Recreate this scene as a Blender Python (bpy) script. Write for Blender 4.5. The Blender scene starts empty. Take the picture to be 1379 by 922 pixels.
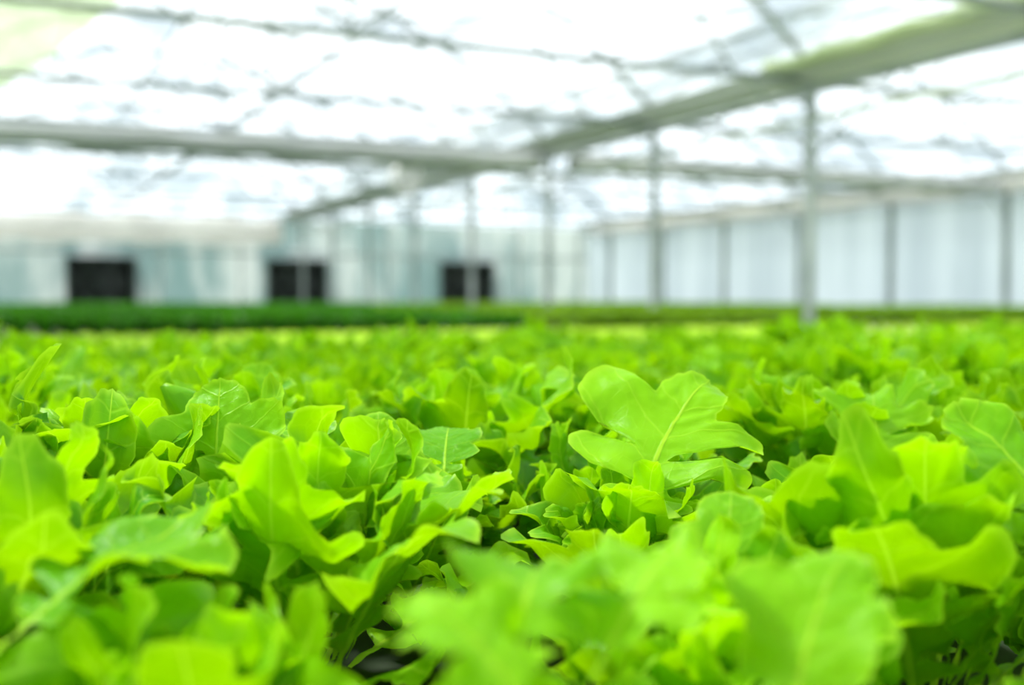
import bpy, math, random
from mathutils import Vector, Matrix, noise
random.seed(7)
scene = bpy.context.scene
scene.view_settings.view_transform = 'Standard'
scene.view_settings.look = 'None'

# ------------------------------------------------------------------ helpers
def link(o, parent=None):
    scene.collection.objects.link(o)
    if parent: o.parent = parent
    return o
def mesh_obj(name, verts, faces, mats, parent=None, smooth=False, fm=None):
    me = bpy.data.meshes.new(name)
    me.from_pydata(verts, [], faces)
    for m in (mats if isinstance(mats, list) else [mats]): me.materials.append(m)
    if fm: me.polygons.foreach_set('material_index', fm)
    if smooth: me.polygons.foreach_set('use_smooth', [True]*len(me.polygons))
    me.update()
    return link(bpy.data.objects.new(name, me), parent)
def empty(name, loc=(0,0,0)):
    e = bpy.data.objects.new(name, None); e.location = loc
    return link(e)
class MB:
    def __init__(s): s.v=[]; s.f=[]; s.m=[]
    def box(s, a, b, mi=0):
        x0,y0,z0=a; x1,y1,z1=b; n=len(s.v)
        s.v += [(x0,y0,z0),(x1,y0,z0),(x1,y1,z0),(x0,y1,z0),(x0,y0,z1),(x1,y0,z1),(x1,y1,z1),(x0,y1,z1)]
        for q in ((3,2,1,0),(4,5,6,7),(0,1,5,4),(1,2,6,5),(2,3,7,6),(3,0,4,7)):
            s.f.append(tuple(n+i for i in q)); s.m.append(mi)
    def tube(s, pts, r, seg=8, mi=0, cap=True):
        pts=[Vector(p) for p in pts]; n0=len(s.v)
        for i,p in enumerate(pts):
            t=(pts[min(i+1,len(pts)-1)]-pts[max(i-1,0)]).normalized()
            up=Vector((0,0,1)) if abs(t.z)<0.95 else Vector((1,0,0))
            a=t.cross(up).normalized(); b=a.cross(t)
            rr = r[i] if isinstance(r,(list,tuple)) else r
            for k in range(seg):
                an=2*math.pi*k/seg
                s.v.append(tuple(p+a*math.cos(an)*rr+b*math.sin(an)*rr))
        for i in range(len(pts)-1):
            for k in range(seg):
                k2=(k+1)%seg
                s.f.append((n0+i*seg+k,n0+i*seg+k2,n0+(i+1)*seg+k2,n0+(i+1)*seg+k)); s.m.append(mi)
        if cap:
            s.f.append(tuple(n0+k for k in range(seg))[::-1]); s.m.append(mi)
            s.f.append(tuple(n0+(len(pts)-1)*seg+k for k in range(seg))); s.m.append(mi)
    def obj(s, name, mats, parent=None, smooth=False):
        return mesh_obj(name, s.v, s.f, mats, parent, smooth, s.m)

# ------------------------------------------------------------------ materials
def newmat(name):
    m=bpy.data.materials.new(name); m.use_nodes=True
    nt=m.node_tree; nt.nodes.clear()
    out=nt.nodes.new('ShaderNodeOutputMaterial')
    return m,nt,out
def N(nt,t,**kw):
    n=nt.nodes.new(t)
    for k,v in kw.items():
        if k in n.inputs: n.inputs[k].default_value=v
        else: setattr(n,k,v)
    return n
def math_n(nt,op,a,b=None,c=None,clamp=False):
    n=nt.nodes.new('ShaderNodeMath'); n.operation=op; n.use_clamp=clamp
    for i,x in enumerate((a,b,c)):
        if x is None: continue
        if isinstance(x,(int,float)): n.inputs[i].default_value=x
        else: nt.links.new(x,n.inputs[i])
    return n.outputs[0]
def mixcol(nt,fac,a,b):
    n=nt.nodes.new('ShaderNodeMix'); n.data_type='RGBA'
    for i,x in ((0,fac),(6,a),(7,b)):
        if isinstance(x,(int,float,tuple)):
            n.inputs[i].default_value = x if not isinstance(x,tuple) else (*x,1)
        else: nt.links.new(x,n.inputs[i])
    return n.outputs[2]
def smooth(nt,x,lo,hi,a=0.0,b=1.0):
    n=nt.nodes.new('ShaderNodeMapRange'); n.interpolation_type='SMOOTHSTEP'
    nt.links.new(x,n.inputs[0])
    for i,v in enumerate((lo,hi,a,b)): n.inputs[i+1].default_value=v
    return n.outputs[0]

def simple(name,col,rough=0.6,metal=0.0,col2=None,scale=3.0,stretch=(1,1,1),bump=0.0):
    m,nt,out=newmat(name)
    tc=N(nt,'ShaderNodeTexCoord'); mp=N(nt,'ShaderNodeMapping'); mp.inputs['Scale'].default_value=stretch
    nt.links.new(tc.outputs['Object'],mp.inputs[0])
    nz=N(nt,'ShaderNodeTexNoise',Scale=scale,Detail=5.0)
    nt.links.new(mp.outputs[0],nz.inputs['Vector'])
    c2=col2 or tuple(x*0.8 for x in col)
    f=smooth(nt,nz.outputs[0],0.35,0.65)
    b=N(nt,'ShaderNodeBsdfPrincipled',Roughness=rough,Metallic=metal)
    nt.links.new(mixcol(nt,f,col,c2),b.inputs['Base Color'])
    if bump:
        bp=N(nt,'ShaderNodeBump',Strength=bump,Distance=0.02)
        nt.links.new(nz.outputs[0],bp.inputs['Height']); nt.links.new(bp.outputs[0],b.inputs['Normal'])
    nt.links.new(b.outputs[0],out.inputs[0])
    return m

def film(name,col,col2,transp,transl,scale=1.0,stretch=(1,1,1),rough=0.5,tcol=None,tcol2=None,lo=.35,hi=.65):
    """plastic greenhouse film: part see-through, part milky"""
    m,nt,out=newmat(name)
    tc=N(nt,'ShaderNodeTexCoord'); mp=N(nt,'ShaderNodeMapping'); mp.inputs['Scale'].default_value=stretch
    nt.links.new(tc.outputs['Object'],mp.inputs[0])
    nz=N(nt,'ShaderNodeTexNoise',Scale=scale,Detail=4.0,Roughness=0.6)
    nt.links.new(mp.outputs[0],nz.inputs['Vector'])
    f=smooth(nt,nz.outputs[0],lo,hi)
    c=mixcol(nt,f,col,col2)
    d=N(nt,'ShaderNodeBsdfDiffuse'); t=N(nt,'ShaderNodeBsdfTranslucent'); tr=N(nt,'ShaderNodeBsdfTransparent')
    nt.links.new(c,d.inputs[0]); nt.links.new(c,t.inputs[0])
    if tcol2: nt.links.new(mixcol(nt,f,tcol,tcol2),tr.inputs[0])
    elif tcol: tr.inputs[0].default_value=(*tcol,1)
    m1=N(nt,'ShaderNodeMixShader'); m1.inputs[0].default_value=transl
    nt.links.new(d.outputs[0],m1.inputs[1]); nt.links.new(t.outputs[0],m1.inputs[2])
    m2=N(nt,'ShaderNodeMixShader'); m2.inputs[0].default_value=transp
    nt.links.new(m1.outputs[0],m2.inputs[1]); nt.links.new(tr.outputs[0],m2.inputs[2])
    nt.links.new(m2.outputs[0],out.inputs[0])
    return m

def leafmat(name,dark,light,vein,tl,transl=0.45,veins=True):
    m,nt,out=newmat(name)
    oi=N(nt,'ShaderNodeObjectInfo'); tc=N(nt,'ShaderNodeTexCoord'); ge=N(nt,'ShaderNodeNewGeometry')
    nz=N(nt,'ShaderNodeTexNoise',Scale=14.0,Detail=3.0)
    nt.links.new(tc.outputs['Object'],nz.inputs['Vector'])
    f=math_n(nt,'ADD',math_n(nt,'MULTIPLY',smooth(nt,nz.outputs[0],0.3,0.7),0.3),math_n(nt,'MULTIPLY',oi.outputs['Random'],0.2))
    f=math_n(nt,'ADD',f,math_n(nt,'MULTIPLY',ge.outputs['Random Per Island'],0.5))
    if veins:
        uv=N(nt,'ShaderNodeUVMap'); uv.uv_map='UVMap'; fl=N(nt,'ShaderNodeUVMap'); fl.uv_map='Flat'
        s1=N(nt,'ShaderNodeSeparateXYZ'); nt.links.new(uv.outputs[0],s1.inputs[0])
        wz=N(nt,'ShaderNodeTexNoise',Scale=7.0,Detail=2.0); nt.links.new(fl.outputs[0],wz.inputs['Vector'])
        s2=N(nt,'ShaderNodeSeparateXYZ'); nt.links.new(fl.outputs[0],s2.inputs[0])
        u=s1.outputs[0]
        x=math_n(nt,'ABSOLUTE',s2.outputs[0]); y=s2.outputs[1]
        wd=math_n(nt,'MULTIPLY_ADD',y,-0.018,0.022)
        mid=math_n(nt,'SUBTRACT',1.0,math_n(nt,'DIVIDE',x,wd),clamp=True)
        mid=smooth(nt,mid,0.0,0.7)
        k=math_n(nt,'SUBTRACT',y,math_n(nt,'MULTIPLY',x,0.70))
        k=math_n(nt,'ADD',k,math_n(nt,'MULTIPLY',wz.outputs[0],0.07))
        fr=math_n(nt,'FRACT',math_n(nt,'MULTIPLY',k,5.8))
        dd=math_n(nt,'ABSOLUTE',math_n(nt,'SUBTRACT',fr,0.5))
        side=smooth(nt,dd,0.0,0.055,1.0,0.0)
        vz=N(nt,'ShaderNodeTexVoronoi',Scale=15.0); vz.feature='DISTANCE_TO_EDGE'
        nt.links.new(fl.outputs[0],vz.inputs['Vector'])
        net=smooth(nt,vz.outputs[0],0.0,0.05,1.0,0.0)
        vm=math_n(nt,'MAXIMUM',mid,math_n(nt,'MAXIMUM',math_n(nt,'MULTIPLY',side,0.40),math_n(nt,'MULTIPLY',net,0.12)))
        rim=smooth(nt,u,0.90,1.0,0.0,0.7)
        vm2=math_n(nt,'MAXIMUM',vm,rim)
    c=mixcol(nt,f,dark,light)
    ct=mixcol(nt,f,tuple(q*.7 for q in tl),tuple(min(1,q*1.2) for q in tl))
    if veins:
        base_f=smooth(nt,y,0.0,0.30,0.30,0.0)
        c=mixcol(nt,base_f,c,vein)
        c=mixcol(nt,math_n(nt,'MULTIPLY',vm2,0.65),c,vein)
        ct=mixcol(nt,math_n(nt,'MULTIPLY',vm2,0.4),ct,vein)
    b=N(nt,'ShaderNodeBsdfPrincipled',Roughness=0.42); b.inputs['Specular IOR Level'].default_value=0.16
    nt.links.new(c,b.inputs['Base Color'])
    t=N(nt,'ShaderNodeBsdfTranslucent'); nt.links.new(ct,t.inputs[0])
    if veins:
        bz=N(nt,'ShaderNodeTexNoise',Scale=9.0,Detail=2.0); nt.links.new(fl.outputs[0],bz.inputs['Vector'])
        h=math_n(nt,'SUBTRACT',math_n(nt,'MULTIPLY',bz.outputs[0],0.9),math_n(nt,'MULTIPLY',vm,0.35))
        bp=N(nt,'ShaderNodeBump',Strength=0.45,Distance=0.004)
        nt.links.new(h,bp.inputs['Height']); nt.links.new(bp.outputs[0],b.inputs['Normal'])
    mx=N(nt,'ShaderNodeMixShader'); mx.inputs[0].default_value=transl
    nt.links.new(b.outputs[0],mx.inputs[1]); nt.links.new(t.outputs[0],mx.inputs[2])
    nt.links.new(mx.outputs[0],out.inputs[0])
    return m

M_leaf  = leafmat('oakleaf_green',(0.040,0.27,0.0),(0.32,0.68,0.0),(0.56,0.86,0.035),(0.37,0.70,0.0),0.45)
M_leafD = leafmat('lettuce_dark_green',(0.02,0.12,0.008),(0.05,0.22,0.012),(0.3,0.6,0.1),(0.08,0.30,0.01),0.35,False)
M_leafO = leafmat('lettuce_olive_green',(0.10,0.24,0.01),(0.24,0.42,0.02),(0.3,0.6,0.1),(0.22,0.40,0.01),0.35,False)
M_leafY = leafmat('seedling_yellow_green',(0.38,0.60,0.04),(0.55,0.78,0.09),(0.3,0.6,0.1),(0.5,0.75,0.03),0.4,False)
M_foam  = simple('white_foam_board',(0.80,0.82,0.66),0.7)
M_board = simple('shade_dark_board',(0.03,0.05,0.02),0.8,0.0,(0.015,0.03,0.015),8.0)  # board colour darkened to paint shade into the gaps between heads
M_alu   = simple('galvanised_steel',(0.33,0.37,0.36),0.45,0.2,(0.23,0.27,0.26),2.0)
M_dsteel= simple('dark_steel_tube',(0.16,0.20,0.19),0.5,0.1,(0.25,0.29,0.28),2.0)
M_gut   = simple('gutter_metal',(0.42,0.45,0.40),0.6,0.0,(0.28,0.32,0.24),0.7,(1,0.3,1))
M_scr   = simple('rolled_screen_cloth',(0.44,0.46,0.44),0.8,0.0,(0.32,0.34,0.33),1.5,(0.3,1,1))
M_white = simple('white_paint',(0.85,0.86,0.84),0.5)
M_floor = simple('concrete_floor',(0.50,0.51,0.46),0.8,0.0,(0.38,0.40,0.35),0.8)
M_grass = simple('grass_ground',(0.22,0.32,0.12),0.9,0.0,(0.15,0.25,0.08),0.5)
M_dark  = simple('fan_interior_dark',(0.004,0.010,0.006),0.6,0.0,(0.008,0.02,0.01))  # near-black colour paints in the darkness inside the fan openings
M_blade = simple('fan_blade_metal',(0.03,0.04,0.035),0.5,0.2)
M_fframe= simple('fan_frame_metal',(0.05,0.07,0.06),0.5)
M_roof  = film('roof_film',(0.78,0.82,0.84),(0.46,0.52,0.55),0.72,0.6,0.9,(1,0.35,1),tcol=(0.95,0.98,1.0),tcol2=(.36,.42,.45),lo=.42,hi=.70)
M_wallR = film('wall_film_white',(0.50,0.56,0.63),(0.34,0.40,0.46),0.10,0.6,1.3,(1,1.0,0.08))
M_wallB = film('wall_film_grey_teal',(0.40,0.44,0.45),(0.12,0.20,0.205),0.03,0.6,0.7,(1,1,0.3),lo=.38,hi=.62)
M_net   = film('green_shade_net',(0.50,0.60,0.36),(0.62,0.68,0.50),0.30,0.55,3.0,tcol=(.75,.9,.6))
M_netw  = film('milky_curtain',(0.86,0.85,0.82),(0.74,0.73,0.70),0.05,0.55,1.0,(1,0.2,1))
M_clo   = simple('pale_green_cloth',(0.50,0.56,0.38),0.9,0.0,(0.36,0.45,0.22),1.2,(1,.5,1))

# ------------------------------------------------------------------ greenhouse shell
EAVE=3.25; RISE=1.9; SP=9.0; HX=4.5
GX=[-11,-2,7,16]; Y0=-4.0; Y1=29.0
BAY=2.75; YB=[0.05+BAY*i-2.75 for i in range(0,12)]
def arch(c,t):
    return (c+HX*t, EAVE+0.12+RISE*(1-abs(t)**2.2))
mesh_obj('ground_outside',[(-80,-80,-0.05),(80,-80,-0.05),(80,90,-0.05),(-80,90,-0.05)],[(0,1,2,3)],M_grass)
mesh_obj('floor',[(-11,Y0,0),(16,Y0,0),(16,Y1,0),(-11,Y1,0)],[(0,1,2,3)],M_floor)
v=[];f=[]
NT=18
for g in range(3):
    c=GX[g]+HX; n=len(v)
    for i in range(NT+1):
        x,z=arch(c,-1+2*i/NT); v+=[(x,Y0,z+0.04),(x,Y1,z+0.04)]
    for i in range(NT): f.append((n+2*i,n+2*i+2,n+2*i+3,n+2*i+1))
mesh_obj('ceiling',v,f,M_roof,smooth=True)
mesh_obj('wall_right',[(16,Y0,0),(16,Y1,0),(16,Y1,EAVE+.12),(16,Y0,EAVE+.12)],[(0,1,2,3)],M_wallR)
mesh_obj('wall_left',[(-11,Y0,0),(-11,Y1,0),(-11,Y1,EAVE+.12),(-11,Y0,EAVE+.12)],[(0,1,2,3)],M_wallR)
def endwall(name,y,lower,holes):
    v=[];f=[];fm=[]
    xs=sorted(set([-11.0,16.0]+[h for q in holes for h in (q[0],q[1])]))
    for a,b in zip(xs[:-1],xs[1:]):
        hole=[q for q in holes if q[0]<=a+1e-6 and q[1]>=b-1e-6]
        segs=[(0,EAVE)] if not hole else [(0,hole[0][2]),(hole[0][3],EAVE)]
        for z0,z1 in segs:
            n=len(v); v+=[(a,y,z0),(b,y,z0),(b,y,z1),(a,y,z1)]; f.append((n,n+1,n+2,n+3)); fm.append(0)
    for g in range(3):
        c=GX[g]+HX; n=len(v)
        for i in range(NT+1):
            x,z=arch(c,-1+2*i/NT); v+=[(x,y,EAVE),(x,y,z+0.03)]
        for i in range(NT): f.append((n+2*i,n+2*i+2,n+2*i+3,n+2*i+1)); fm.append(1)
    return mesh_obj(name,v,f,[lower,M_roof],fm=fm)
FANX=[-2.6,2.3,7.2,12.1]
endwall('wall_back',Y1,M_wallB,[(x-.82,x+.82,0.95,2.2) for x in FANX])
endwall('wall_front',Y0,M_wallR,[])

FRAME=empty('greenhouse_frame')
fr=MB()
for gx in GX:
    for y in YB:
        if y<Y0 or y>Y1: continue
        fr.box((gx-.035,y-.035,0),(gx+.035,y+.035,EAVE))
fr.obj('posts',M_alu,FRAME)
ar=MB()
for g in range(3):
    c=GX[g]+HX
    for y in YB:
        ar.tube([(arch(c,-1+2*i/16)[0],y,arch(c,-1+2*i/16)[1]) for i in range(17)],0.034,6)
    for t in (-0.85,-.62,-0.35,0,0.35,.62,0.85):
        x,z=arch(c,t); ar.tube([(x,Y0,z-0.01),(x,Y1,z-0.01)],0.02 if t else 0.032,5)
ar.obj('roof_arches',M_alu,FRAME,smooth=True)
tr=MB()
for g in range(3):
    c=GX[g]+HX; a=c-HX; b=c+HX
    for q,y in enumerate(YB):
        tr.tube([(a,y,EAVE-0.02),(b,y,EAVE-0.02)],0.034,6)
        tops=[arch(c,t) for t in (-0.5,0.5)]
        bots=[a+SP*q for q in (0.1,0.5,0.9)]
        for i,(x,z) in enumerate(tops):
            tr.tube([(bots[i],y,EAVE),(x,y,z)],0.016,5); tr.tube([(x,y,z),(bots[i+1],y,EAVE)],0.016,5)
        tr.tube([(c,y,EAVE),(c,y,arch(c,0)[1])],0.016,5)
tr.obj('roof_trusses',M_dsteel,FRAME,smooth=True)
gt=MB()
for gx in GX:
    pr=[(-.20,.16),(-.13,-.02),(.13,-.02),(.20,.16),(.17,.16),(.11,0.01),(-.11,0.01),(-.17,.16)]
    n=len(gt.v)
    for y in (Y0,Y1):
        for x,z in pr: gt.v.append((gx+x,y,EAVE+z))
    for i in range(8):
        j=(i+1)%8; gt.f.append((n+i,n+j,n+8+j,n+8+i)); gt.m.append(0)
    gt.tube([(gx-.16,Y0,EAVE-.14),(gx-.16,Y1,EAVE-.14)],0.045,8,1)
    gt.tube([(gx+.1,Y0,EAVE-.34),(gx+.1,Y1,EAVE-.34)],0.03,6,2)
gt.obj('gutters',[M_gut,M_dsteel,M_white],FRAME)
br=MB()
for gx in GX[1:]:
    for y in YB[::2]:
        for s in (-1,1):
            br.tube([(gx,y,EAVE-.75),(gx+s*.75,y,EAVE-.02)],0.016,5)
for x in (1.6,5.2,9.2,13.6):
    br.tube([(x,Y0,EAVE-.05),(x,Y1,EAVE-.05)],0.008,4)
for g in range(3):
    c=GX[g]+HX
    for q in range(1,11,2):
        br.tube([(c-HX,YB[q],EAVE),(c,YB[q+1],EAVE+.1),(c+HX,YB[q],EAVE)],0.010,4)
br.obj('braces_and_wires',M_dsteel,FRAME)

def roll(name,p0,p1,r,mat,seg=60,sag=.03,per=14):
    mb=MB(); p0=Vector(p0);p1=Vector(p1); pts=[];rs=[]
    for i in range(seg+1):
        t=i/seg; p=p0.lerp(p1,t); p.z+= -sag*abs(math.sin(t*math.pi*per))
        pts.append(p); rs.append(r*(1+0.10*math.sin(t*57)+0.06*math.sin(t*143)))
    mb.tube(pts,rs,12); return mb.obj(name,mat,smooth=True)
roll('rolled_screen',(-10.9,YB[6]-.2,EAVE-.19),(6.75,YB[6]-.2,EAVE-.19),0.135,M_scr)
roll('rolled_screen',(7.25,YB[6]-.2,EAVE-.17),(15.5,YB[6]-.2,EAVE-.17),0.12,M_scr)
roll('rolled_end_curtain',(-10.6,Y1-.55,EAVE-.34),(6.6,Y1-.55,EAVE-.34),0.34,M_netw)
roll('rolled_side_curtain',(15.75,Y0+.3,EAVE-.1),(15.75,Y1-.9,EAVE-.1),0.13,M_netw)

pw=MB()
for i in range(14):
    x=-10.3+2*i
    if any(abs(x-q)<.85 for q in FANX): continue
    pw.box((x-.025,Y1-.08,0),(x+.025,Y1-.02,EAVE))
pw.box((-11,Y1-.09,2.3),(16,Y1-.03,2.36)); pw.box((-11,Y1-.09,.84),(16,Y1-.03,.9))
for y in YB:
    pw.box((15.9,y-.03,0),(15.96,y+.03,EAVE))
pw.obj('trim_wall_posts',M_alu)

nv=[];nf=[]
nx,ny=16,24
for j in range(ny+1):
    y=3.2+9.2*j/ny; xe=0.95-0.85*max(0,(y-7.5)/5)
    for i in range(nx+1):
        x=-1.75+(xe+1.75)*i/nx
        nv.append((x,y,EAVE+0.07+0.03*math.sin(i*1.9+j*.35)))
for j in range(ny):
    for i in range(nx):
        n=j*(nx+1)+i; nf.append((n,n+1,n+nx+2,n+nx+1))
mesh_obj('shade_net',nv,nf,M_net,smooth=True)
roll('gathered_shade_cloth',(6.70,Y0+.3,EAVE+.15),(6.70,8.6,EAVE+.15),0.06,M_clo)

# exhaust fans
def exhaust_fan(x):
    e=empty('exhaust_fan',(x,Y1,1.575)); W=.82;H=.625
    h=MB()
    h.box((-W,-.06,-H),(W,.5,-H+.06)); h.box((-W,-.06,H-.06),(W,.5,H))
    h.box((-W,-.06,-H),(-W+.06,.5,H)); h.box((W-.06,-.06,-H),(W,.5,H)); 
    h.obj('frame',M_fframe,e)
    b=MB(); b.box((-W,.5,-H),(W,.54,H)); b.obj('dark_backplate',M_dark,e)  # plate behind the blades, coloured as the unlit interior
    bl=MB()
    for k in range(6):
        a=k*math.pi/3; n=len(bl.v)
        for r,wd in ((.08,.05),(.3,.12),(.54,.15)):
            for s in (-1,1):
                bl.v.append((r*math.cos(a)-s*wd*math.sin(a), .25+s*.06, r*math.sin(a)+s*wd*math.cos(a)))
        bl.f+=[(n,n+2,n+3,n+1),(n+2,n+4,n+5,n+3)]; bl.m+=[0,0]
    bl.tube([(0,.15,0),(0,.35,0)],0.1,12)
    bl.obj('blades',M_blade,e)
    ring=MB(); ring.tube([(.57*math.cos(i*math.pi/16),.1,.57*math.sin(i*math.pi/16)) for i in range(33)],.02,6,cap=False)
    for i in range(6):
        z=-.5+i*.2; ring.tube([(-W+.06,-.03,z),(W-.06,-.03,z)],.006,4)
    ring.obj('guard',M_blade,e)
for x in FANX: exhaust_fan(x)

# hanging circulation fan
e=empty('circulation_fan',(5.7,16.1,3.02))
d=MB()
ringpts=[(.21*math.cos(i*2*math.pi/24),0,.21*math.sin(i*2*math.pi/24)) for i in range(25)]
for yy in (-.1,-.05,0,.05,.1): d.tube([(p[0],yy,p[2]) for p in ringpts],.028,6,cap=False)
d.obj('drum',M_white,e,True)
d=MB(); d.tube([(0,-.12,0),(0,.1,0)],.07,12)
for k in range(4):
    a=k*math.pi/2+.4; n=len(d.v)
    for r,wd in ((.06,.05),(.19,.11)):
        for s in (-1,1): d.v.append((r*math.cos(a)-s*wd*math.sin(a),s*.03,r*math.sin(a)+s*wd*math.cos(a)))
    d.f.append((n,n+2,n+3,n+1)); d.m.append(0)
for s in (-.15,.15): d.tube([(s,0,.18),(s,0,.3)],.008,5)
d.obj('rotor_and_hanger',M_white,e)

# ------------------------------------------------------------------ lettuce
def leaf(V,F,U1,U2,org,az,e0,curl,L,rnd,rays=54,cols=6,fat=1.0,ruf=0.15,cup=0.5,twist=0.0,side=0.0,wid=1.0,frill=1.0,zmin=None):
    """oak-leaf lettuce leaf. Blade outline = union of round lobes that branch off the midrib;
    the mesh is a fan of rays leaving the midrib on both sides."""
    j=lambda a:rnd.uniform(-a,a)
    g=fat
    def circles(s):
        C=[(0,y,.020+.040*g*min(1,max(0,(y-.2)/.35))) for y in (.05,.12,.19,.26,.33,.40,.47,.54,.61,.68,.75)]
        C.append((0.0,.85,.145*g)); C.append((s*.05,.76,.09*g))
        for y0,an,d,r in ((.50+j(.03),.95+j(.12),(.31+j(.04))*wid,.112*g*rnd.uniform(.85,1.15)),
                          (.33+j(.03),1.15+j(.12),(.25+j(.04))*wid,.084*g*rnd.uniform(.75,1.15)),
                          (.18+j(.03),1.25+j(.1),(.14+j(.03))*wid,.042*g*rnd.uniform(.6,1.3))):
            sx,cy=math.sin(an),math.cos(an)
            for k in range(5):
                q=k/4; C.append((s*sx*d*q,y0+cy*d*q,r*(.50 if k<3 else (.72 if k==3 else 1))))
        return C
    p=[rnd.uniform(-50,50) for _ in range(6)]
    T=Vector((math.cos(az),math.sin(az),0)); S=Vector((-math.sin(az),math.cos(az),0)); Z=Vector((0,0,1))
    NS=24; CL=[]; C=Vector(org)
    for i in range(NS+1):
        v=i/NS*1.08; ang=e0-curl*(v**1.7)
        tv=(T*math.cos(ang)+Z*math.sin(ang)+S*side*v).normalized()
        if i: C=C+tv*(1.08/NS)*L
        Sv=(S-tv*S.dot(tv)).normalized(); Nv=tv.cross(Sv).normalized(); tw=twist*v
        CL.append((C.copy(),Sv*math.cos(tw)+Nv*math.sin(tw),Nv*math.cos(tw)-Sv*math.sin(tw)))
    def place(x,y,t):
        q=max(0,min(NS-1e-4,y/1.08*NS)); i=int(q); fq=q-i
        c=CL[i][0].lerp(CL[i+1][0],fq); s=CL[i][1].lerp(CL[i+1][1],fq); n=CL[i][2].lerp(CL[i+1][2],fq)
        dm=math.hypot(x,max(0,y-.7))
        k=min(1,dm*3.6)**1.5
        h=cup*(abs(x)**1.7)*.8
        h+=ruf*k*noise.noise(Vector((x*3.8+p[0],y*3.8,p[1])))
        h+=ruf*.50*k*t*t*frill*noise.noise(Vector((x*9+p[2],y*9,p[3])))
        h+=.012*noise.noise(Vector((x*20+p[4],y*20,p[5])))
        P=c+s*(x*L)+n*(h*L)
        if zmin is not None and P.z<zmin: P.z=zmin
        return P
    ring=[]
    for s in (-1,1):
        CC=circles(s); W=[];OR=[]
        for i in range(rays+1):
            q=i/rays
            oy=.70*min(1,q/.72)
            if q<.12: an=math.pi/2
            elif q<.72: an=math.pi/2-(q-.12)/.60*.55
            else: an=(math.pi/2-.55)*(1-(q-.72)/.28)
            dx,dy=s*math.sin(an),math.cos(an)
            w=.012
            for cx,cy,r in CC:
                b=cx*dx+(cy-oy)*dy; cc=cx*cx+(cy-oy)**2-r*r; d2=b*b-cc
                if d2>0:
                    t=b+math.sqrt(d2)
                    if t>w: w=t
            W.append(w); OR.append((oy,dx,dy))
        for _ in range(2): W=[W[0]]+[(W[i-1]+2*W[i]+W[i+1])/4 for i in range(1,rays)]+[W[-1]]
        ring.append((W,OR))
    wt=(ring[0][0][-1]+ring[1][0][-1])/2; ring[0][0][-1]=wt; ring[1][0][-1]=wt
    idx=[]
    for hi,(W,OR) in enumerate(ring):
        rows=[]
        for i in range(rays+1):
            oy,dx,dy=OR[i]; fr=1+(.11*frill*noise.noise(Vector((i*.42*56/rays,p[hi],0))) if i<rays else 0)
            row=[]
            for c in range(cols+1):
                if hi==1 and (c==0 or i==rays):
                    row.append(idx[0][i][c]); continue
                if c==0 and i>0 and OR[i][0]==OR[i-1][0]:
                    row.append(rows[i-1][0]); continue
                t=(c/cols)**.85; w=W[i]*t*fr
                x=dx*w; y=oy+dy*w
                row.append(len(V)); V.append(tuple(place(x,y,t))); U1.append((t,i/rays)); U2.append((x,y))
            rows.append(row)
        idx.append(rows)
    for h in range(2):
        R=idx[h]
        for i in range(rays):
            for c in range(cols):
                a,b,cc,d=R[i][c],R[i][c+1],R[i+1][c+1],R[i+1][c]
                q=[a,b,cc,d] if h else [a,d,cc,b]
                if a==d: q=[a,b,cc] if h else [a,cc,b]
                F.append(tuple(q))
def build_leafmesh(name,V,F,U1,U2,mat):
    me=bpy.data.meshes.new(name); me.from_pydata(V,[],F); me.materials.append(mat)
    li=[0]*len(me.loops); me.loops.foreach_get('vertex_index',li)
    for nm,U in (('UVMap',U1),('Flat',U2)):
        l=me.uv_layers.new(name=nm); fl=[]
        for i in li: fl+=U[i]
        l.data.foreach_set('uv',fl)
    me.polygons.foreach_set('use_smooth',[True]*len(me.polygons)); me.update()
    return me
def head(name,seed,mat,n=36):
    rnd=random.Random(seed); V=[];F=[];U1=[];U2=[]
    for k in range(n):
        t=(k+.5)/n
        az=k*2.39996+rnd.uniform(-.4,.4)
        L=(0.066+0.074*t**.7)*rnd.uniform(.78,1.18)
        e0=math.radians(88-34*t+rnd.uniform(-12,12)); curl=rnd.uniform(-.3,.6)+.3*t
        if k>n-7: L*=.95; e0=math.radians(rnd.uniform(15,45)); curl=.1
        leaf(V,F,U1,U2,(0.028*t*math.cos(az),0.028*t*math.sin(az),0.02+0.035*(1-t)),az,e0,curl,L,rnd,
             fat=rnd.uniform(.72,.98),ruf=rnd.uniform(.14,.34),cup=rnd.uniform(-.5,.7),
             twist=rnd.uniform(-.4,.4),side=rnd.uniform(-.4,.4),wid=rnd.uniform(.95,1.2),frill=rnd.uniform(.6,1.4),zmin=.018)
    return build_leafmesh(name,V,F,U1,U2,mat)

heads=[head('oakleaf_lettuce_head',100+i,M_leaf) for i in range(8)]
BZ=0.960
crop=empty('oakleaf_lettuce_crop')
rnd=random.Random(3)
y=-0.55; row=0
while y<2.42:
    x=-2.4+(0.088 if row%2 else 0)
    while x<5.4:
        px=x+rnd.uniform(-.03,.03); py=y+rnd.uniform(-.03,.03)
        if math.hypot(px,py)>0.12:
            o=bpy.data.objects.new('head',rnd.choice(heads))
            s=rnd.uniform(.82,1.20)
            dd=math.hypot(px,py)
            if dd<0.45: s=min(s,1.08)*(.86 if dd<.32 else .94)
            o.location=(px,py,BZ); o.rotation_euler=(rnd.uniform(-.10,.10),rnd.uniform(-.10,.10),rnd.uniform(0,6.28)); o.scale=(s,s,s*rnd.uniform(.95,1.08))
            link(o,crop)
        x+=0.177
    y+=0.16; row+=1
hv=[[],[],[],[]]
D=math.radians
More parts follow.
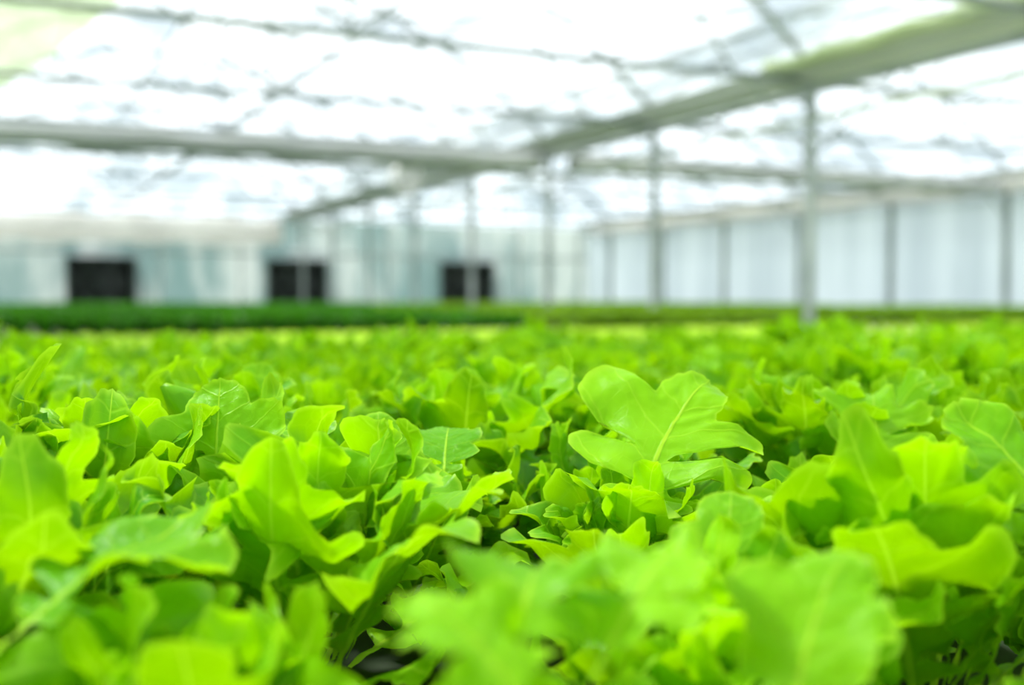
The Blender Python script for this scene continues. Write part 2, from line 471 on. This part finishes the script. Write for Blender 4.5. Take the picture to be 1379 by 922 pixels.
for i,(c,L,az,e,curl,side,fat,wid,ruf,fr_) in enumerate([
    ((.378,.622,1.108),.165,65,40,.1,-.8,1.0,1.1,.12,.6),
    ((.125,.714,1.100),.115,65,72,.3,.10,1.25,.9,.10,.5),
    ((.181,.710,1.108),.072,60,52,.5,.3,1.3,.7,.08,.4),
    ((.470,.375,1.108),.130,80,62,.5,.35,1.15,1.0,.18,.9),
    ((.385,.435,1.083),.095,40,50,.6,.6,1.1,1.0,.15,.8),
    ((.039,.445,1.105),.105,20,35,.9,.5,1.1,1.0,.22,.9),
    ((.276,.699,1.106),.080,65,42,.9,.0,1.3,.8,.08,.4),
    ((.300,.412,1.080),.085,65,62,.5,-.2,1.3,.7,.08,.4),
    ((.225,.69,1.095),.080,90,62,.5,-.2,1.3,.7,.08,.4),
    ((.62,.66,1.100),.12,60,52,.6,-.2,1.0,1.1,.16,.9),
    ((.150,.320,1.108),.075,70,40,.9,-.4,1.1,1.0,.22,.9),
    ((.195,.310,1.108),.078,20,45,.8,.3,1.1,1.0,.22,.9),
    ((.130,.290,1.100),.075,110,50,.7,.2,1.1,1.0,.22,.9),
    ((.235,.280,1.095),.078,40,55,.6,-.2,1.3,.8,.15,.5)]):
    tv=Vector((math.cos(D(az))*math.cos(D(e)),math.sin(D(az))*math.cos(D(e)),math.sin(D(e))))
    o=Vector(c)-tv*L*.55
    leaf(hv[0],hv[1],hv[2],hv[3],o,D(az),D(e),curl,L,random.Random(50+i),rays=90,cols=10,fat=fat,ruf=ruf,cup=.3,side=side,wid=wid,frill=fr_)
link(bpy.data.objects.new('standing_leaves',build_leafmesh('standing_leaves',*hv,M_leaf)),crop)

def bench(name,x0,x1,y0,y1,zt,mat=M_foam):
    b=MB(); b.box((x0,y0,zt-.05),(x1,y1,zt),0)
    b.box((x0-.03,y0-.03,zt-.12),(x1+.03,y0,zt),1); b.box((x0-.03,y1,zt-.12),(x1+.03,y1+.03,zt),1)
    b.box((x0-.03,y0,zt-.12),(x0,y1,zt),1); b.box((x1,y0,zt-.12),(x1+.03,y1,zt),1)
    nx=max(2,int((x1-x0)/2)); 
    for k in range(nx+1):
        xx=x0+.1+(x1-x0-.2)*k/nx
        for yy in (y0+.15,y1-.15): b.box((xx-.025,yy-.025,0),(xx+.025,yy+.025,zt-.05),2)
        b.box((xx-.02,y0+.15,zt-.1),(xx+.02,y1-.15,zt-.05),2)
    return b.obj(name,[mat,M_white,M_alu])
B2=.86
bench('growing_bench',-2.6,5.8,-.7,2.52,BZ-.005,M_board)
bench('growing_bench',-9.5,4.4,9.0,15.5,B2)
bench('growing_bench',4.9,6.8,9.0,15.5,B2)
bench('growing_bench',7.3,15.2,9.0,15.5,B2)
bench('growing_bench',-9.5,6.7,17.3,26.5,.95)
bench('growing_bench',7.3,15.2,17.3,26.5,.95)
bench('seedling_bench',-6,6.6,4.0,8.4,.87)
bench('seedling_bench',7.3,15.2,3.0,8.4,.87)

def patch(name,seed,mat,size=1.0,n=5,sc=1.0,nl=14):
    rnd=random.Random(seed); V=[];F=[];U1=[];U2=[]
    for a in range(n):
        for b in range(n):
            ox=(a+.5)*size/n+rnd.uniform(-.02,.02); oy=(b+.5)*size/n+rnd.uniform(-.02,.02)
            for k in range(nl):
                t=(k+.5)/nl; az=k*2.4+rnd.uniform(-.3,.3)
                leaf(V,F,U1,U2,(ox,oy,0.004),az,math.radians(84-36*t),rnd.uniform(.1,.6)+.5*t,sc*(0.11+.06*t)*rnd.uniform(.85,1.15),
                     rnd,10,2,fat=1.4,zmin=.003)
    return build_leafmesh(name,V,F,U1,U2,mat)
pD=[patch('lettuce_patch_dark',s,M_leafD) for s in (1,2)]
pO=[patch('lettuce_patch_olive',s,M_leafO) for s in (3,4)]
pY=[patch('seedling_patch',s,M_leafY,1.0,6,.5,9) for s in (5,6)]
def fill(name,x0,x1,y0,y1,z,ps,zs=1.0):
    e=empty(name)
    nx=int(round(x1-x0)); ny=int(round(y1-y0)); sx=(x1-x0)/nx; sy=(y1-y0)/ny
    for a in range(nx):
        for b in range(ny):
            o=bpy.data.objects.new('patch',rnd.choice(ps)); o.location=(x0+a*sx,y0+b*sy,z)
            o.scale=(sx,sy,zs*rnd.uniform(.92,1.08)); link(o,e)
fill('dark_lettuce_crop',-9.5,4.4,9.0,15.5,B2,pD,1.65)
fill('olive_lettuce_crop',4.9,6.8,9.0,15.5,B2,pO,1.6)
fill('olive_lettuce_crop',7.3,15.2,9.0,15.5,B2,pO,1.6)
fill('dark_lettuce_crop',-9.5,6.7,17.3,26.5,.95,pD)
fill('olive_lettuce_crop',7.3,15.2,17.3,26.5,.95,pO)
fill('seedling_crop',-6,6.6,4.0,8.4,.87,pY)
fill('seedling_crop',7.3,15.2,3.0,8.4,.87,pY)

# ------------------------------------------------------------------ light
w=bpy.data.worlds.new('World'); scene.world=w; w.use_nodes=True
nt=w.node_tree; bg=nt.nodes['Background']
tc=N(nt,'ShaderNodeTexCoord'); sp=N(nt,'ShaderNodeSeparateXYZ'); nt.links.new(tc.outputs['Generated'],sp.inputs[0])
f=smooth(nt,sp.outputs[2],-.05,.5)
nt.links.new(mixcol(nt,f,(0.80,0.90,1.0),(1.0,1.0,1.0)),bg.inputs[0]); bg.inputs[1].default_value=2.2
sl=bpy.data.lights.new('sun','SUN'); sl.energy=7.5; sl.angle=math.radians(7); sl.color=(1,.97,.88)
so=bpy.data.objects.new('sun',sl); so.rotation_euler=(math.radians(-28),math.radians(-22),0); link(so)

# ------------------------------------------------------------------ camera
cd=bpy.data.cameras.new('camera'); co=bpy.data.objects.new('camera',cd); link(co)
cd.sensor_width=36; cd.lens=36*1479/1379; cd.clip_start=.01; cd.clip_end=300
co.location=(0,0,1.2); co.rotation_euler=(math.radians(90-2.36),0,math.radians(-25))
cd.dof.use_dof=True; cd.dof.focus_distance=0.68; cd.dof.aperture_fstop=3.7
scene.camera=co
